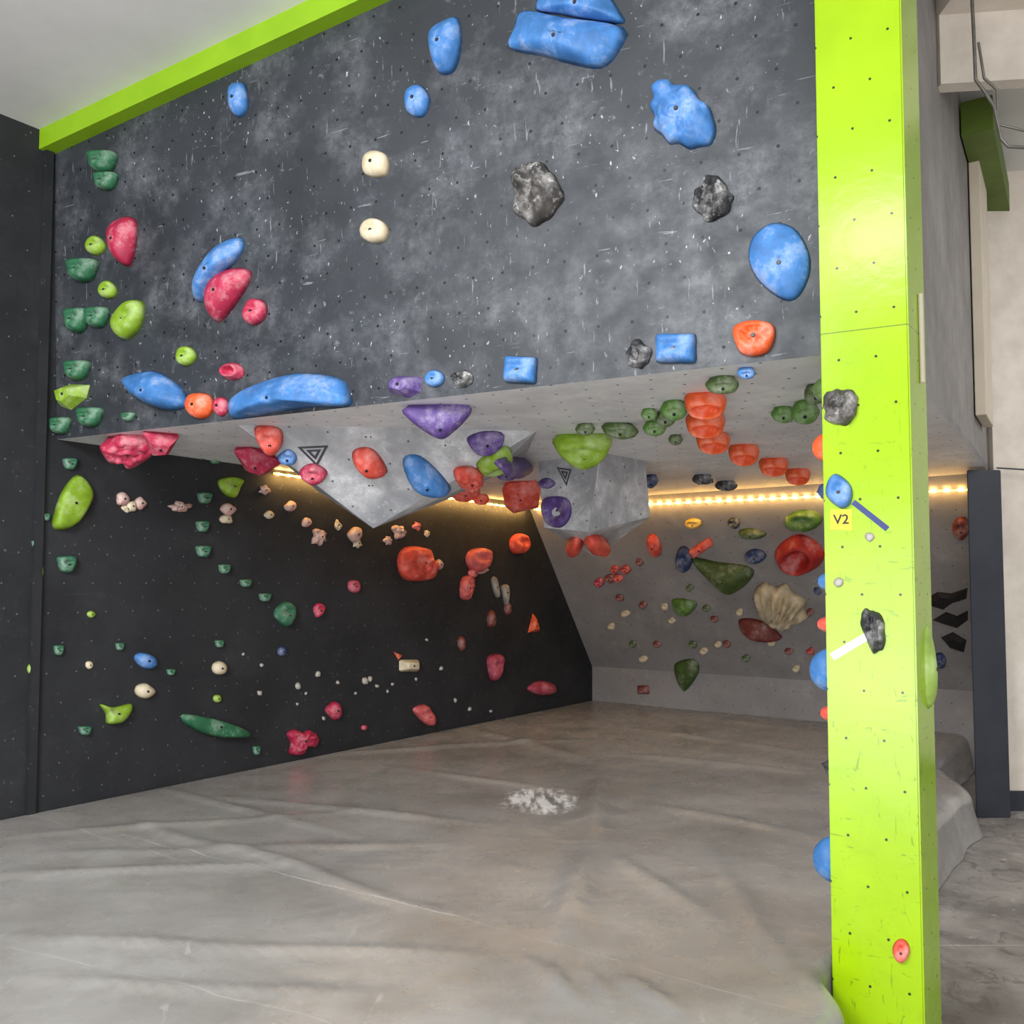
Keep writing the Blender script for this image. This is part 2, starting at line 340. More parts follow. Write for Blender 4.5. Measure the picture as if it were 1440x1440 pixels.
def limit(a):
    if a<aCor: return max(bR-1.2,bR+(bR2-bR)*min(1.6,(aCor-a)/max(.2,(aCor-aCor2))))
    if a<aA-.8: return bR+.03*noise.noise(V((a*2.2,3,1)))
    if a<aA-.32: return lerp(bR,bA,(a-aA+.8)/.45)
    if a<aA+.03: return bA
    return lerp(bA,bN,(a-aA-.03)/max(.1,(aN-aA-.1)))
bm=bmesh.new(); NA,NB=280,190; grid=[]; SE=.86
for i in range(NA+1):
    a=.0+12.0*(i/NA); row=[]; lim=limit(a)
    RR=.12 if a<aA-.8 else .06
    for j in range(NB+1):
        s=j/NB
        if s<=SE: b=.012+s/SE*(lim-RR-.012); z=0
        else:
            k=(s-SE)/(1-SE); ang=min(1,k*1.7)*math.pi/2
            out=max(0,k-.588)/.412
            b=(lim-RR)+RR*math.sin(ang)+(out*.05+.03*out*noise.noise(V((a*3,out*2,7))) if a<aA-.8 else 0); z=-RR*(1-math.cos(ang))-out*(.345-RR)
        p=C-d1*a+d2*b
        zz=.010*(noise.noise(V((p.x*.9,p.y*.7,1.3))))
        if s<=SE:
            for f in folds:
                if min(f[0],f[2])-.3<p.x<max(f[0],f[2])+.3 and min(f[1],f[3])-.3<p.y<max(f[1],f[3])+.3: zz+=fold(p.x,p.y,*f)
            z+=zz*(1 if b>.1 else b/.1)
        else: z+=zz*(1-k)+.02*math.sin(k*math.pi)*noise.noise(V((p.x*3,p.y*3,5)))
        row.append(bm.verts.new((p.x,p.y,z)))
    grid.append(row)
for i in range(NA):
    for j in range(NB): bm.faces.new((grid[i][j],grid[i+1][j],grid[i+1][j+1],grid[i][j+1]))
bmesh.ops.recalc_face_normals(bm,faces=bm.faces)
me=bpy.data.meshes.new("crash_mat"); bm.to_mesh(me); bm.free(); smooth(me)
mo=link("crash_mat",me,M_mat); mo["label"]="large grey vinyl-covered crash mat with wrinkles"; mo["category"]="mat"
# ---------------------------------------------------------------- volumes
def volume(pts,label,mat):
    c=sum(pts,V())/len(pts); bm=bmesh.new(); uvl=bm.loops.layers.uv.new("UVMap")
    for p in pts: bm.verts.new(p-c)
    bmesh.ops.convex_hull(bm,input=bm.verts[:])
    bmesh.ops.dissolve_limit(bm,angle_limit=.03,verts=bm.verts[:],edges=bm.edges[:])
    bmesh.ops.recalc_face_normals(bm,faces=bm.faces)
    for fc in bm.faces:
        n=fc.normal; u=n.orthogonal().normalized(); w=n.cross(u)
        for lp in fc.loops: lp[uvl].uv=(lp.vert.co.dot(u),lp.vert.co.dot(w))
    me=bpy.data.meshes.new("climbing_volume"); bm.to_mesh(me)
    tree=BVHTree.FromBMesh(bm); bm.free()
    ob=link("climbing_volume",me,mat,c); ob["label"]=label; ob["category"]="climbing volume"
    return ob,tree,c
def cc(u,v): return cast(CE,u,v)
v1,t1,c1=volume([cc(335,598),cc(520,600),cc(755,606),cc(735,650),cc(395,640),P(388,640,6.2),P(446,690,6.3),P(525,743,6.0),P(690,668,5.9),P(560,612,5.75),P(625,704,6.3)],"grey faceted plywood volume hanging from cave roof",M_vol)
a0=P(845,642,6.45); b0=P(827,748,6.4)
Rl=P(914,727,6.95); Ll=P(765,742,6.75)
rpl=plane3(a0,b0,Rl); lpl=plane3(a0,b0,Ll)
Rt_=cast(rpl,907,650); Lt_=cast(lpl,757,646)
back_t=Rt_+Lt_-a0; back_b=P(838,783,7.3)
ups=V((0,0,.02))
v2,t2,c2=volume([a0,onCE(a0)+ups,b0,Rl,onCE(Rt_)+ups,Ll,onCE(Lt_)+ups,onCE(back_t)+ups,back_b,Rt_,Lt_],"grey boxy plywood volume with triangle prints",M_vol)
def vplane(tr,c,u,v):
    h=tr.ray_cast(O-c,ray(u,v).normalized())
    if h[0] is None: return None
    n=h[1]
    if n.dot(ray(u,v))>0: n=-n
    return (h[0]+c,n)
def logo(vol,pl,tri):
    P3=[cast(pl,*p) for p in tri]; c=sum(P3,V())/3; n=pl[1]
    bm=bmesh.new()
    for s0,s1 in((1,.72),(.5,.2)):
        o_=[bm.verts.new(c+(p-c)*s0+n*.003-vol.location) for p in P3]; i_=[bm.verts.new(c+(p-c)*s1+n*.003-vol.location) for p in P3]
        for k in range(3): bm.faces.new((o_[k],o_[(k+1)%3],i_[(k+1)%3],i_[k]))
    me=bpy.data.meshes.new("logo"); bm.to_mesh(me); bm.free()
    ob=link("logo",me,M_logo,None,vol); ob["label"]="dark triangle logo print"
for vol,tr,c,ctr,tri in((v1,t1,c1,(440,640),[(418,628),(462,626),(446,656)]),(v2,t2,c2,(795,672),[(783,657),(804,660),(797,684)])):
    pl=vplane(tr,c,*ctr)
    if pl: logo(vol,pl,tri)
# ---------------------------------------------------------------- holds
def catmull(pts,n=4):
    out=[];k=len(pts)
    for i in range(k):
        p0,p1,p2,p3=[V(pts[(i+j-1)%k]) for j in range(4)]
        for s in range(n):
            t=s/n; out.append(.5*((2*p1)+(-p0+p2)*t+(2*p0-5*p1+4*p2-p3)*t*t+(-p0+3*p1-3*p2+p3)*t**3))
    return out
SURF=dict(H=(HP,"charcoal panel"),W=(LW,"black wall"),B=(BK,"grey overhang"),C=(CE,"cave roof"),P=(PF,"lime pillar"),K=(KB,"kick panel"),V=(None,"grey volume"))
SHAPE=dict(blob="rounded",jug="jug",slab="flat",rock="craggy",donut="ring-shaped",pocket="pocketed",facet="faceted",shell="ribbed fan",sloper="smooth",lumpy="lumpy",scoop="scooped")
def prof(kind,rho,x,y,sd_):
    if kind=='blob': return (1-rho**2.6)**.6
    if kind=='sloper': return (1-rho**2.2)**.75*(1-.25*y)
    if kind=='slab': return (1-rho**7)**.5*(.75-.25*y)
    if kind=='jug':
        return (1-rho**3)**.55*(1-.6*math.exp(-(x/.5)**2-((y-.3)/.26)**2))
    if kind=='scoop': return (1-rho**5)**.5*(1-1.1*math.exp(-((x/.58)**2+((y+.05)/.48)**2)**2))
    if kind=='rock': return (1-rho**3)**.6*(.8+.55*noise.noise(V((x*2.6,y*2.6,sd_*3.7)))+.25*noise.noise(V((x*6,y*6,sd_))))
    if kind=='lumpy': return (1-rho**4)**.5*(.7+.5*abs(noise.noise(V((x*3.2,y*3.2,sd_*3.7)))))
    if kind=='donut': return 1.0*math.exp(-((rho-.62)/.24)**2)+(.04 if rho<1 else -.05)
    if kind=='pocket':
        h=(1-rho**3)**.5
        for px,py in((-.5,.1),(-.18,.42),(.2,.42),(.52,.1),(-.22,-.22),(.22,-.22)): h-=.55*math.exp(-((x-px)**2+(y-py)**2)/.024)
        return h
    if kind=='facet': return min(1,(1-rho)*2.2)
    if kind=='shell': return (1-rho**2.5)**.6*(.78+.3*math.cos(24*math.atan2(y+1.0,x+.5)))
    return 1-rho*rho
cnt=0
def dome(c,ux,uy,n,pts2,H,kind,col,surfname,bolt=True,back=.004,bvec=None):
    global cnt; cnt+=1
    sx=max(abs(p.x) for p in pts2); sy=max(abs(p.y) for p in pts2)
    Kr=9 if kind not in('pocket','rock','donut','shell','lumpy','scoop') else 14
    if kind=='facet': Kr=4
    bm=bmesh.new(); N=len(pts2); rings=[]
    def hh(rho,p):
        return max(0,H*prof(kind,rho,p.x/sx,p.y/sy,cnt))
    cen=bm.verts.new(n*hh(0,V((0,0))))
    offy=.12*sy if kind in('jug','sloper') else 0
    bvec=bvec or (-n*back)
    for i in range(1,Kr+1):
        rho=i/Kr; r=[]
        for k,p in enumerate(pts2):
            q=V((p.x,p.y))*rho
            if kind=='rock': q*=1+.14*noise.noise(V((p.x/sx*2.5,p.y/sy*2.5,cnt)))
            h=hh(rho,q)
            q=q+V((0,-offy*(1-rho**2)))
            r.append(bm.verts.new(ux*q.x+uy*q.y+n*(h if i<Kr else 0)+(bvec if i==Kr else V())))
        rings.append(r)
    if bvec.length>.02:
        r=[bm.verts.new(ux*p.x+uy*p.y) for p in pts2]; rings.insert(-1,r)
        for k,vv in enumerate(rings[-1]): vv.co=vv.co*.0+(ux*pts2[k].x+uy*pts2[k].y)*.75+bvec
    for k in range(N):
        bm.faces.new((cen,rings[0][k],rings[0][(k+1)%N]))
        for i in range(len(rings)-1): bm.faces.new((rings[i][k],rings[i+1][k],rings[i+1][(k+1)%N],rings[i][(k+1)%N]))
    bm.faces.new(list(reversed(rings[-1])))
    bmesh.ops.recalc_face_normals(bm,faces=bm.faces)
    me=bpy.data.meshes.new("climbing_hold"); bm.to_mesh(me); bm.free()
    if kind!='facet' : smooth(me)
    ob=link("climbing_hold",me,HM[col],c)
    ob["label"]=f"{WORD[col]} {SHAPE.get(kind,'rounded')} climbing hold bolted to {surfname}"; ob["category"]="climbing hold"
    ob["group"]=f"climbing holds on the {surfname}"
    if bolt and kind!='donut' and max(sx,sy)>.03:
        r=max(.005,min(.011,min(sx,sy)*.16)); h=hh(0,V((0,0)))
        b2=bmesh.new(); bmesh.ops.create_cone(b2,cap_ends=True,segments=10,radius1=r,radius2=r*.8,depth=.006)
        mm=bpy.data.meshes.new("bolt"); rot=n.to_track_quat('Z','Y').to_matrix().to_4x4()
        b2.transform(rot); bmesh.ops.translate(b2,verts=b2.verts,vec=n*(h+.0015)-uy*offy); b2.to_mesh(mm); b2.free()
        link("bolt",mm,M_bolt,None,ob)
    return ob
def basis(n):
    if abs(n.z)>.85:
        uy=(V((0,1,0))-n*n.y).normalized(); ux=uy.cross(n)
    else:
        uy=(Z-n*n.z).normalized(); ux=uy.cross(n)
    return ux,uy
def poly(s,pts,col,kind='blob',hf=.4,H=None,pl=None,bolt=True,bvec=None):
    plane,nm=SURF[s]; plane=pl or plane; n=plane[1]
    px=catmull(pts,4) if kind!='facet' else [V(p) for p in pts]
    W3=[cast(plane,p.x,p.y) for p in px]; c=sum(W3,V())/len(W3); ux,uy=basis(n)
    p2=[V(((w-c).dot(ux),(w-c).dot(uy))) for w in W3]
    a=sum((p2[i].x*p2[(i+1)%len(p2)].y-p2[(i+1)%len(p2)].x*p2[i].y) for i in range(len(p2)))/2
    size=math.sqrt(abs(a)); H=H or hf*size
    return dome(c,ux,uy,n,p2,H,kind,col,nm,bolt,bvec=bvec)
def ell(s,u,v,w,h,col,kind='blob',rot=0,hf=.42,pl=None,bolt=True,bvec=None,jit=.1):
    rnd=random.Random(int(u*31+v*7)); pts=[]; ca,sa=math.cos(rot),math.sin(rot)
    m=8 if kind!='rock' else 13
    for i in range(m):
        t=2*math.pi*i/m; k=1+rnd.uniform(-jit,jit)*(1.6 if kind=='rock' else 1)
        if kind=='jug' and math.sin(t)<-.3: k*=.93
        if kind=='facet': k=1
        x,y=w/2*math.cos(t)*k,h/2*math.sin(t)*k; pts.append((u+x*ca-y*sa,v+x*sa+y*ca))
    return poly(s,pts,col,kind,hf,None,pl,bolt,bvec)
def rect(s,u,v,w,h,col,kind='slab',rot=0,hf=.4,rr=.8,pl=None,bvec=None):
    pts=[]; ca,sa=math.cos(rot),math.sin(rot)
    for x,y in((-1,-rr),(-rr,-1),(0,-1),(rr,-1),(1,-rr),(1,0),(1,rr),(rr,1),(0,1),(-rr,1),(-1,rr),(-1,0)):
        x*=w/2;y*=h/2; pts.append((u+x*ca-y*sa,v+x*sa+y*ca))
    return poly(s,pts,col,kind,hf,None,pl,True,bvec)
def hang(u,v,w,h,col,kind='jug',rot=0,pts=None,hf=.4,vol=True):
    """hold under the cave roof (or on a volume), leaning out towards the opening, its back running up to the plywood"""
    if vol:
        for tr,c in((t1,c1),(t2,c2)):
            pl=vplane(tr,c,u,v)
            if pl:
                return poly('V',pts,col,kind,hf,None,pl) if pts else ell('V',u,v,w,h,col,kind,rot,hf,pl)
    top=cast(CE,u,v-h*.5); Y=top.y; k=Y/F; toc=(O-top); toc.z=0; toc.normalize()
    n=(toc*.72-Z*.69).normalized(); pl=(top+n*.01,n); c=cast(pl,u,v)
    need=onCE(c); back=(-toc*.35*h*k)+Z*max(.02,(need.z-c.z)*.85)
    if pts: return poly('C',pts,col,kind,hf,None,pl,True,back)
    return ell('C',u,v,w,h,col,kind,rot,hf,pl,True,back)
# ---- panel
poly('H',[(752,14),(770,-14),(840,-22),(874,18),(876,34),(830,30),(790,22)],'blue','sloper',.35)
poly('H',[(735,14),(795,24),(878,38),(872,72),(846,97),(800,90),(765,80),(714,68),(722,38)],'blue','sloper',.3)
poly('H',[(604,45),(625,28),(645,25),(650,60),(640,100),(618,104),(606,75)],'blue','sloper')
poly('H',[(572,130),(592,120),(606,140),(596,165),(574,160)],'blue','blob')
poly('H',[(326,122),(345,118),(350,150),(338,166),(326,155)],'blue','blob')
poly('H',[(917,124),(926,114),(940,113),(950,121),(966,120),(977,128),(985,141),(998,150),(1004,166),(1008,184),(1001,204),(984,208),(970,211),(955,203),(942,204),(932,192),(920,182),(921,166),(914,150),(919,138)],'blue','lumpy',.3)
poly('H',[(1086,312),(1118,320),(1138,352),(1140,385),(1124,418),(1102,423),(1068,398),(1052,366),(1058,332)],'blue','sloper',.22)
poly('H',[(337,332),(345,345),(335,365),(312,390),(292,420),(279,426),(274,408),(283,378),(306,345)],'blue','sloper',.4)
poly('H',[(174,530),(215,521),(245,535),(262,553),(265,572),(235,577),(200,563),(178,545)],'blue','sloper',.4)
poly('H',[(323,582),(324,562),(360,540),(420,524),(480,531),(494,553),(492,571),(440,573),(380,582),(335,590)],'blue','sloper',.4)
ell('H',612,532,30,24,'blue','jug'); rect('H',733,520,46,38,'blue','jug',.05); rect('H',951,490,58,42,'blue','jug',0)
ell('H',530,232,40,38,'cream','blob'); ell('H',528,324,42,38,'cream','jug')
ell('H',757,270,68,90,'rock','rock',.15,.4); ell('H',1002,280,56,62,'black','rock',0,.45); ell('H',898,500,36,40,'black','rock'); ell('H',652,532,34,26,'black','rock')
poly('H',[(1030,465),(1045,453),(1070,451),(1089,458),(1090,478),(1080,496),(1060,502),(1040,496)],'orange','pocket',.4); ell('H',283,571,38,40,'orange','blob')
poly('H',[(155,318),(175,304),(192,310),(193,340),(184,374),(168,368),(158,345)],'pink','sloper')
poly('H',[(291,415),(300,390),(325,377),(350,378),(354,392),(335,425),(310,454),(295,440)],'pink','sloper')
ell('H',361,438,34,42,'pink','jug',.3); ell('H',329,523,34,26,'pink','donut'); ell('H',312,571,22,28,'pink','blob')
for x,y,w,h in((137,345,26,28),(154,408,25,27),(263,501,27,31)): ell('H',x,y,w,h,'lime','jug')
poly('H',[(165,442),(184,423),(202,424),(204,445),(196,466),(178,479),(163,465)],'lime','jug'); poly('H',[(80,548),(100,540),(127,541),(122,560),(100,577),(86,572)],'lime','facet')
def dcup(x,y,w,h,s='H',col='green'):
    poly(s,[(x-w/2,y-h*.38),(x,y-h*.46),(x+w/2,y-h*.4),(x+w*.48,y),(x+w*.3,y+h*.4),(x,y+h/2),(x-w*.32,y+h*.4),(x-w*.48,y)],col,'jug',.5)
for x,y,w,h in((148,228,36,34),(120,380,38,36),(112,450,30,38),(140,446,30,32),(112,520,32,30),(88,598,26,26),(130,586,32,30),(182,586,18,14),(152,255,30,28)): dcup(x,y,w,h)
poly('H',[(546,536),(560,528),(594,530),(592,552),(576,560),(548,553)],'purple','facet',.5)
# ---- left wall
poly('W',[(108,667),(126,680),(129,702),(106,738),(80,746),(73,733),(86,692)],'lime','slab',.3)
for x,y,w,h in((98,652,20,18),(93,793,26,26),(82,914,14,16),(168,909,12,12),(50,765,12,12),(65,727,10,12),(119,1027,18,14),(285,775,20,18),(284,740,18,18),(287,700,20,18),
  (315,800,16,15),(345,820,16,12),(372,840,16,13),(308,905,12,12),(240,945,12,10),(360,1055,10,14),(285,640,18,14),(302,646,16,14)): dcup(x,y,w,h,'W','mint')
poly('W',[(384,862),(398,846),(412,850),(414,864),(404,881),(394,878)],'mint','jug')
poly('W',[(306,676),(323,670),(341,674),(336,686),(328,701),(312,692)],'lime','jug')
for x,y,w,h in((54,803,14,22),(45,940,14,18),(128,864,13,10),(305,982,12,12)): ell('W',x,y,w,h,'lime','blob')
poly('W',[(140,990),(160,994),(184,989),(183,1002),(170,1016),(150,1018),(148,1004)],'lime','jug',.4)
poly('W',[(256,1004),(290,1008),(320,1016),(347,1028),(346,1037),(300,1036),(262,1020)],'green','slab',.35)
ell('W',204,929,34,22,'blue','blob',.3); ell('W',203,972,28,22,'cream'); ell('W',308,940,22,20,'cream'); ell('W',125,935,11,12,'cream'); ell('W',396,916,13,14,'navy')
for x,y,w,h,c in((172,702,19,19,'marble'),(184,712,17,17,'cream'),(197,708,17,19,'marble'),(178,716,13,11,'cream'),(253,713,29,15,'marble'),(320,716,21,19,'marble'),(318,730,18,14,'cream'),(372,690,16,14,'marble'),(408,712,17,14,'marble'),(378,724,13,12,'cream'),(430,735,14,14,'marble'),(448,755,21,23,'marble'),(498,752,19,23,'marble'),(502,764,12,12,'cream'),(474,738,9,14,'cream'),(545,760,11,12,'marble'),(560,748,17,21,'marble'),(586,740,11,12,'salmon'),(600,750,9,9,'cream')): ell('W',x,y,w,h,c,'blob' if (x+y)%3 else 'rock',jit=.18)
poly('W',[(558,790),(565,772),(585,768),(602,774),(606,786),(612,795),(608,812),(588,818),(566,814)],'coral','lumpy',.35); ell('W',617,794,10,16,'marble')
poly('W',[(655,782),(664,772),(686,772),(688,786),(680,800),(666,806),(657,796)],'salmon','jug'); poly('W',[(650,812),(662,810),(663,826),(658,843),(648,842),(646,828)],'salmon','lumpy'); ell('W',675,800,20,14,'marble','rock'); ell('W',664,806,12,14,'salmon')
poly('W',[(716,762),(724,751),(738,752),(742,766),(734,778),(720,778)],'coral','jug'); ell('W',497,824,18,20,'rose','jug'); ell('W',448,858,16,22,'pink','jug',.3,jit=.18)
poly('W',[(749,862),(757,888),(742,890)],'orange','facet'); poly('W',[(553,916),(566,922),(560,928)],'orange','facet')
rect('W',575,936,28,17,'cream','facet'); poly('W',[(685,924),(704,920),(703,938),(695,957),(688,952)],'rose','jug')
ell('W',469,998,22,26,'pink',jit=.16); poly('W',[(403,1032),(412,1025),(424,1030),(434,1026),(446,1036),(442,1050),(428,1051),(421,1062),(406,1060),(408,1046)],'pink','lumpy')
poly('W',[(580,998),(596,990),(608,1004),(608,1020),(596,1018)],'salmon','jug'); poly('W',[(741,968),(757,957),(778,962),(778,974),(757,978)],'rose','sloper')
ell('W',512,1023,9,8,'pink'); ell('W',648,905,9,22,'brown',jit=.2); ell('W',690,870,10,26,'brown',jit=.2); ell('W',713,855,9,20,'brown')
for x,y,r in((447,948,7),(475,960,5),(419,965,8),(365,975,7),(530,965,5),(513,958,8),(520,955,7),(545,972,4),(500,975,4),(430,975,4),(660,997,5),(690,1000,4),(640,985,5),(418,990,4),(455,1010,5),(368,935,5),(620,940,5),(585,955,4),(552,962,4),(342,920,4),(600,900,4)): ell('W',x,y,r,r*1.2,'white',bolt=False,jit=.25)
poly('W',[(690,815),(697,812),(700,838),(696,838)],'white','slab'); poly('W',[(704,824),(713,822),(714,834),(710,852),(706,836)],'white','slab')
# ---- roof holds
hang(185,632,0,40,'pink','lumpy',pts=[(140,628),(156,620),(170,610),(205,608),(228,620),(212,640),(182,656),(170,646),(152,646)])
hang(228,624,0,34,'pink','facet',pts=[(200,608),(252,614),(238,638),(214,640)])
hang(358,648,0,40,'pink','facet',pts=[(328,634),(352,630),(398,650),(372,668),(344,660)])
hang(380,617,0,36,'coral','jug',pts=[(357,602),(378,598),(396,604),(398,622),(388,636),(372,632)],hf=.5); hang(520,650,0,40,'coral','sloper',pts=[(496,634),(514,628),(530,636),(545,664),(520,669),(498,652)],hf=.5)
hang(600,668,0,56,'blue','sloper',pts=[(566,645),(590,640),(622,668),(634,690),(612,695),(578,682)],hf=.45)
hang(405,642,28,22,'blue','jug'); hang(441,664,38,28,'pink','jug',hf=.5)
hang(612,590,0,44,'purple','sloper',pts=[(565,577),(600,571),(655,570),(662,582),(640,604),(620,614),(590,600)])
hang(685,620,0,32,'purple','slab',pts=[(656,616),(680,606),(706,608),(708,622),(690,636),(668,634)]); hang(695,646,0,34,'lime','jug',pts=[(670,652),(695,634),(715,628),(720,642),(706,658),(680,664)]); hang(722,652,50,20,'purple','slab',hf=.25)
hang(820,632,0,46,'lime','jug',pts=[(777,618),(815,612),(858,614),(856,634),(838,650),(815,655),(792,642)],vol=False)
hang(823,603,28,16,'olive','jug'); hang(872,604,58,20,'olive','jug',.15); hang(948,576,40,28,'leaf','jug'); hang(920,601,34,20,'leaf','jug')
hang(935,588,30,22,'olive','jug'); hang(1017,540,48,24,'olive','jug'); hang(950,618,20,14,'olive','blob'); hang(912,582,24,16,'leaf','jug')
for x,y,w,h in((992,567,60,30),(992,595,56,28),(1003,620,48,24),(1046,637,44,24),(1088,654,42,20),(1122,668,36,18)):
    hang(x,y,w,h,'orange','scoop',pts=[(x-w*.5,y-h*.25),(x-w*.3,y-h*.48),(x+w*.3,y-h*.48),(x+w*.5,y-h*.2),(x+w*.42,y+h*.3),(x+w*.15,y+h*.5),(x-w*.15,y+h*.5),(x-w*.42,y+h*.3)],hf=.55)
hang(1102,582,34,22,'leaf','jug'); hang(1132,578,40,32,'leaf','jug'); hang(1147,553,34,28,'olive','jug'); hang(1050,524,26,16,'blue','jug')
hang(658,670,0,32,'coral','lumpy',pts=[(638,662),(652,656),(676,660),(678,674),(664,684),(644,680)]); hang(655,692,40,20,'coral','slab')
hang(733,698,0,44,'coral','facet',pts=[(706,688),(716,680),(752,676),(760,688),(757,714),(722,722),(710,712)],hf=.2,vol=False); hang(988,674,30,14,'black','rock'); hang(1021,683,30,14,'black','rock')
hang(915,676,20,18,'navy','jug'); hang(676,702,24,14,'coral','slab',hf=.25); hang(712,668,30,14,'purple','slab',hf=.25)
# ---- back overhang
poly('B',[(972,783),(1010,790),(1050,795),(1061,806),(1045,826),(1022,833),(985,802)],'olive','sloper',.35)
ell('B',1124,779,70,54,'red','donut',0,.35)
poly('B',[(1060,832),(1075,818),(1090,824),(1106,820),(1118,834),(1134,842),(1132,856),(1139,868),(1118,874),(1110,884),(1090,880),(1068,862)],'cream','shell',.4)
poly('B',[(1040,870),(1070,872),(1098,892),(1095,899),(1060,896),(1042,886)],'brown','sloper')
poly('B',[(946,842),(975,844),(980,852),(968,864),(950,860)],'leaf','sloper'); poly('B',[(950,932),(975,926),(984,940),(972,970),(962,968),(950,948)],'olive','sloper')
ell('B',962,785,24,40,'navy','jug'); rect('B',986,770,36,13,'coral','blob',-.6); ell('B',921,766,20,34,'coral','blob',-.3); ell('B',1062,781,30,20,'navy','jug')
ell('B',1130,730,55,30,'leaf','jug'); ell('B',1057,750,42,14,'olive','blob'); ell('B',975,735,26,15,'yellow','jug'); ell('B',1032,735,18,16,'black','jug')
for x,y,c in((865,800,'red'),(843,818,'pink'),(858,812,'brown'),(870,812,'coral'),(880,800,'red')): ell('B',x,y,15,13,c,'jug',jit=.18)
for x,y,c in((993,855,'olive'),(970,826,'olive'),(1110,915,'brown'),(1140,860,'brown'),(945,872,'cream'),(1010,905,'cream'),(1085,903,'cream'),(1022,905,'brown'),(935,852,'cream'),(905,850,'brown'),(890,905,'olive'),(880,862,'cream'),
  (925,905,'brown'),(990,915,'cream'),(1050,925,'olive'),(1120,940,'cream'),(905,925,'cream'),(872,840,'brown'),(1005,870,'brown'),(1140,915,'red'),(860,880,'cream'),(900,790,'brown'),(1040,860,'cream'),(1150,830,'navy'),(975,905,'olive')): ell('B',x,y,12,10,c,'jug',bolt=False,jit=.2)
rect('K',905,970,18,13,'brown','facet')
ell('B',1352,742,26,34,'brown','jug')
poly('B',[(1300,842),(1318,832),(1338,834),(1362,826),(1360,842),(1340,848),(1326,858),(1306,852)],'jet','facet',.2); poly('B',[(1310,872),(1330,860),(1346,866),(1362,858),(1362,872),(1346,884),(1326,878)],'jet','facet',.2); poly('B',[(1322,896),(1340,888),(1360,900),(1356,918),(1336,912)],'jet','facet',.2); ell('B',1322,928,18,22,'navy')
# ---- on volumes
pl=vplane(t2,c2,785,718)
if pl: poly('V',[(762,716),(768,700),(790,698),(802,706),(803,726),(790,742),(770,738)],'purple','scoop',.16,None,pl)
for u,v,w,h in((808,764,24,20),(838,762,32,24)):
    pl=vplane(t2,c2,u,v)
    if pl: ell('V',u,v,w,h,'coral','jug',pl=pl)
pl=vplane(t2,c2,770,680)
if pl: ell('V',770,680,22,15,'purple','slab',pl=pl)
# ---- pillar
ell('P',1182,572,54,52,'rock','rock',0,.45)
ell('P',1180,690,36,56,'blue','jug',-.25,.4); ell('P',1228,885,32,64,'black','rock',-.15,.4)
for x,y in((1223,755),(1179,819)): ell('P',x,y,14,14,'white','blob')
ell('P',1267,1335,26,36,'coral','jug')
def lefthold(v,h,w,col,kind,k=.14):
    Y=A.y+d1.y*k; s=Y/F; z=HC+(820-v)/F*Y; c=V((A.x,A.y,0))+d1*k+Z*z
    r=h/2*s; pts=[(r*.9*math.cos(2*math.pi*i/9),r*math.sin(2*math.pi*i/9)) for i in range(9)]
    dome(c,-d1,Z,-hd,catmull(pts,3),(w+15)*s,kind,col,"lime pillar")
for a in((628,46,12,'orange','blob'),(545,40,10,'olive','blob'),(818,30,8,'blue','blob'),(690,30,6,'navy','blob'),(878,26,10,'coral','blob'),(942,66,20,'blue','blob'),(1002,26,8,'coral','blob'),(1075,34,4,'black','rock'),(1202,68,20,'blue','blob')): lefthold(*a)
Y=B.y+.15; s=Y/F; c=V((B.x,B.y,0))+d1*.19+Z*(HC+(820-932)/F*Y)
pts=[(.055*math.cos(2*math.pi*i/9),60*s*math.sin(2*math.pi*i/9)*(1+.1*math.cos(i))) for i in range(9)]
dome(c,d1,Z,hd,catmull(pts,3),.035,'sloper','palelime',"lime pillar")
# ---- tag and tapes
ux,uy=basis(PF[1]); nP=PF[1]
def strip(name,p,q,w,mat,label,cat,lift=.004):
    a=cast(PF,*p);b=cast(PF,*q);d=(b-a); side=d.cross(nP).normalized()*w
    o=boxobj(name,a-side*.5+nP*lift,d,side,nP*.0015,mat); o["label"]=label; o["category"]=cat; return o
strip("tape_strip",(1200,706),(1248,744),.022,M_tapeB,"dark blue tape strip beside blue hold","tape",.001)
strip("tape_strip",(1170,924),(1222,893),.03,M_tapeW,"white tape strip stuck beside craggy hold","tape",.001)
tg=strip("grade_tag",(1168,731),(1198,731),.082,M_tagY,"yellow square grade tag reading V2","sign",.001)
cu=bpy.data.curves.new("lettering",'FONT'); cu.body="V2"; cu.size=.054; cu.align_x='CENTER'; cu.align_y='CENTER'; cu.extrude=.0006; cu.offset=.001
tmp=bpy.data.objects.new("tmp",cu); scene.collection.objects.link(tmp)
me=bpy.data.meshes.new_from_object(tmp.evaluated_get(bpy.context.evaluated_depsgraph_get())); bpy.data.objects.remove(tmp); me.materials.clear(); me.name="lettering"
R=Matrix((ux,uy,nP)).transposed().to_4x4()
ctr=cast(PF,1183,731)+nP*.0035-tg.location
me.transform(Matrix.Translation(ctr)@R); link("lettering",me,M_ink,None,tg)
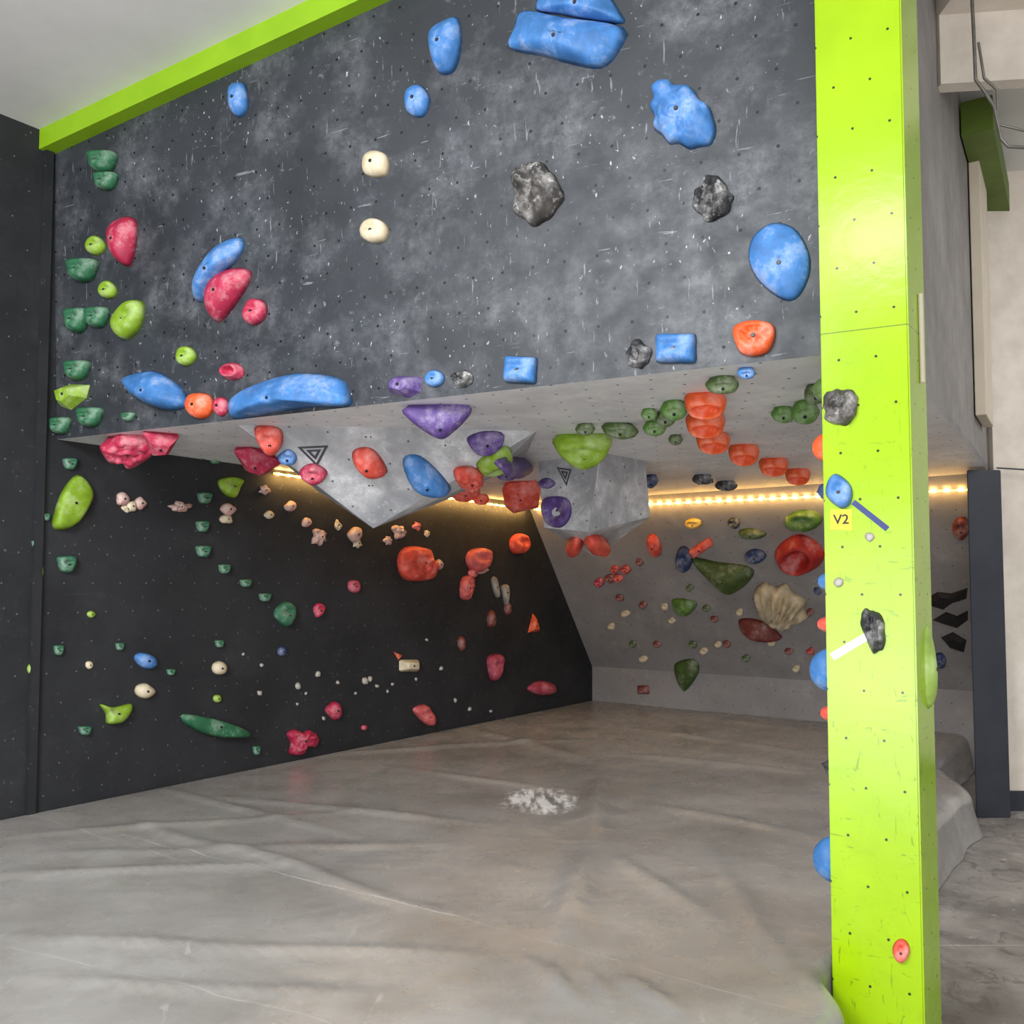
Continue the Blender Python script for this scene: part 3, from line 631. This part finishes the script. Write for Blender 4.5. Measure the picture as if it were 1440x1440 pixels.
# ---------------------------------------------------------------- LED strips
m=NT("warm_led_tape"); uv=m.n('ShaderNodeTexCoord').outputs['UV']; sep=m.n('ShaderNodeSeparateXYZ'); m.l(uv,sep.inputs[0])
w=m.math('LESS_THAN',m.math('ABSOLUTE',m.math('SUBTRACT',m.math('FRACT',m.math('MULTIPLY',sep.outputs[0],9)),.5)),.2)
m.b.inputs['Base Color'].default_value=(.8,.6,.3,1); m.b.inputs['Emission Color'].default_value=(1,.55,.14,1)
m.l(m.math('ADD',m.math('MULTIPLY',w,60),3),m.b.inputs['Emission Strength'])
M_led=m.m
def warm(loc,rotv,L,p,along):
    l=bpy.data.lights.new("led_glow",'AREA'); l.shape='RECTANGLE'; l.size=L; l.size_y=.03; l.energy=p; l.color=(1,.56,.16)
    o=bpy.data.objects.new("led_glow",l); scene.collection.objects.link(o); o.location=loc
    zz=-rotv.normalized(); xx=along.normalized(); yy=zz.cross(xx).normalized(); xx=yy.cross(zz)
    o.rotation_euler=Matrix((xx,yy,zz)).transposed().to_euler()
def led(pl,p,q,label,pw):
    a=cast(pl,*p)+pl[1]*.012; b=cast(pl,*q)+pl[1]*.012; d=(b-a); up=pl[1].cross(d).normalized()*.014
    o=boxobj("led_strip",a,d,up,pl[1]*.012,M_led); o["label"]=label; o["category"]="light strip"
    warm((a+b)/2+pl[1]*.07-Z*.02,(-pl[1]*1.0-Z*.25),d.length,pw,d)
led(LW,(383,667),(738,717),"glowing warm LED tape along the black wall",17)
led(BK,(752,716),(1362,688),"glowing warm LED tape along the grey overhang",6)
# ---------------------------------------------------------------- lights
w=bpy.data.worlds.new("world"); scene.world=w; w.use_nodes=True
w.node_tree.nodes['Background'].inputs[0].default_value=(.93,.965,1,1); w.node_tree.nodes['Background'].inputs[1].default_value=.6
def area(loc,tgt,sx,sy,p,col=(1,1,1)):
    l=bpy.data.lights.new("offscreen_light",'AREA'); l.shape='RECTANGLE'; l.size=sx; l.size_y=sy; l.energy=p; l.color=col
    o=bpy.data.objects.new("offscreen_light",l); scene.collection.objects.link(o); o.location=loc
    o.rotation_euler=(V(tgt)-V(loc)).to_track_quat('-Z','Y').to_euler()
area((-1,-4.5,1.1),(0,6,2.4),8,2.4,320,(1,.995,.98))  # broad light of the unseen windows behind the camera
area((-1.2,-.9,.12),(-.4,4.2,2.9),4.5,1.6,105,(1,.99,.975))     # added uplight that brightens the cave roof, standing in for floor bounce
area((-2.9,.2,4.1),(-1.4,2.7,0),2.0,1.4,390,(.96,.985,1))  # added overhead fill, brightens the front mat so it bounces light upward
area((-.55,.05,4.35),(.4,2.6,1.0),.8,.5,26,(1,1,1))  # unseen ceiling lamp, placed to mirror as a highlight in the glossy pillar
area((5.5,4,4.2),(5,7,0),2,2,80)  # overhead area light aimed down beside the white wall
scene.view_settings.view_transform='Standard'
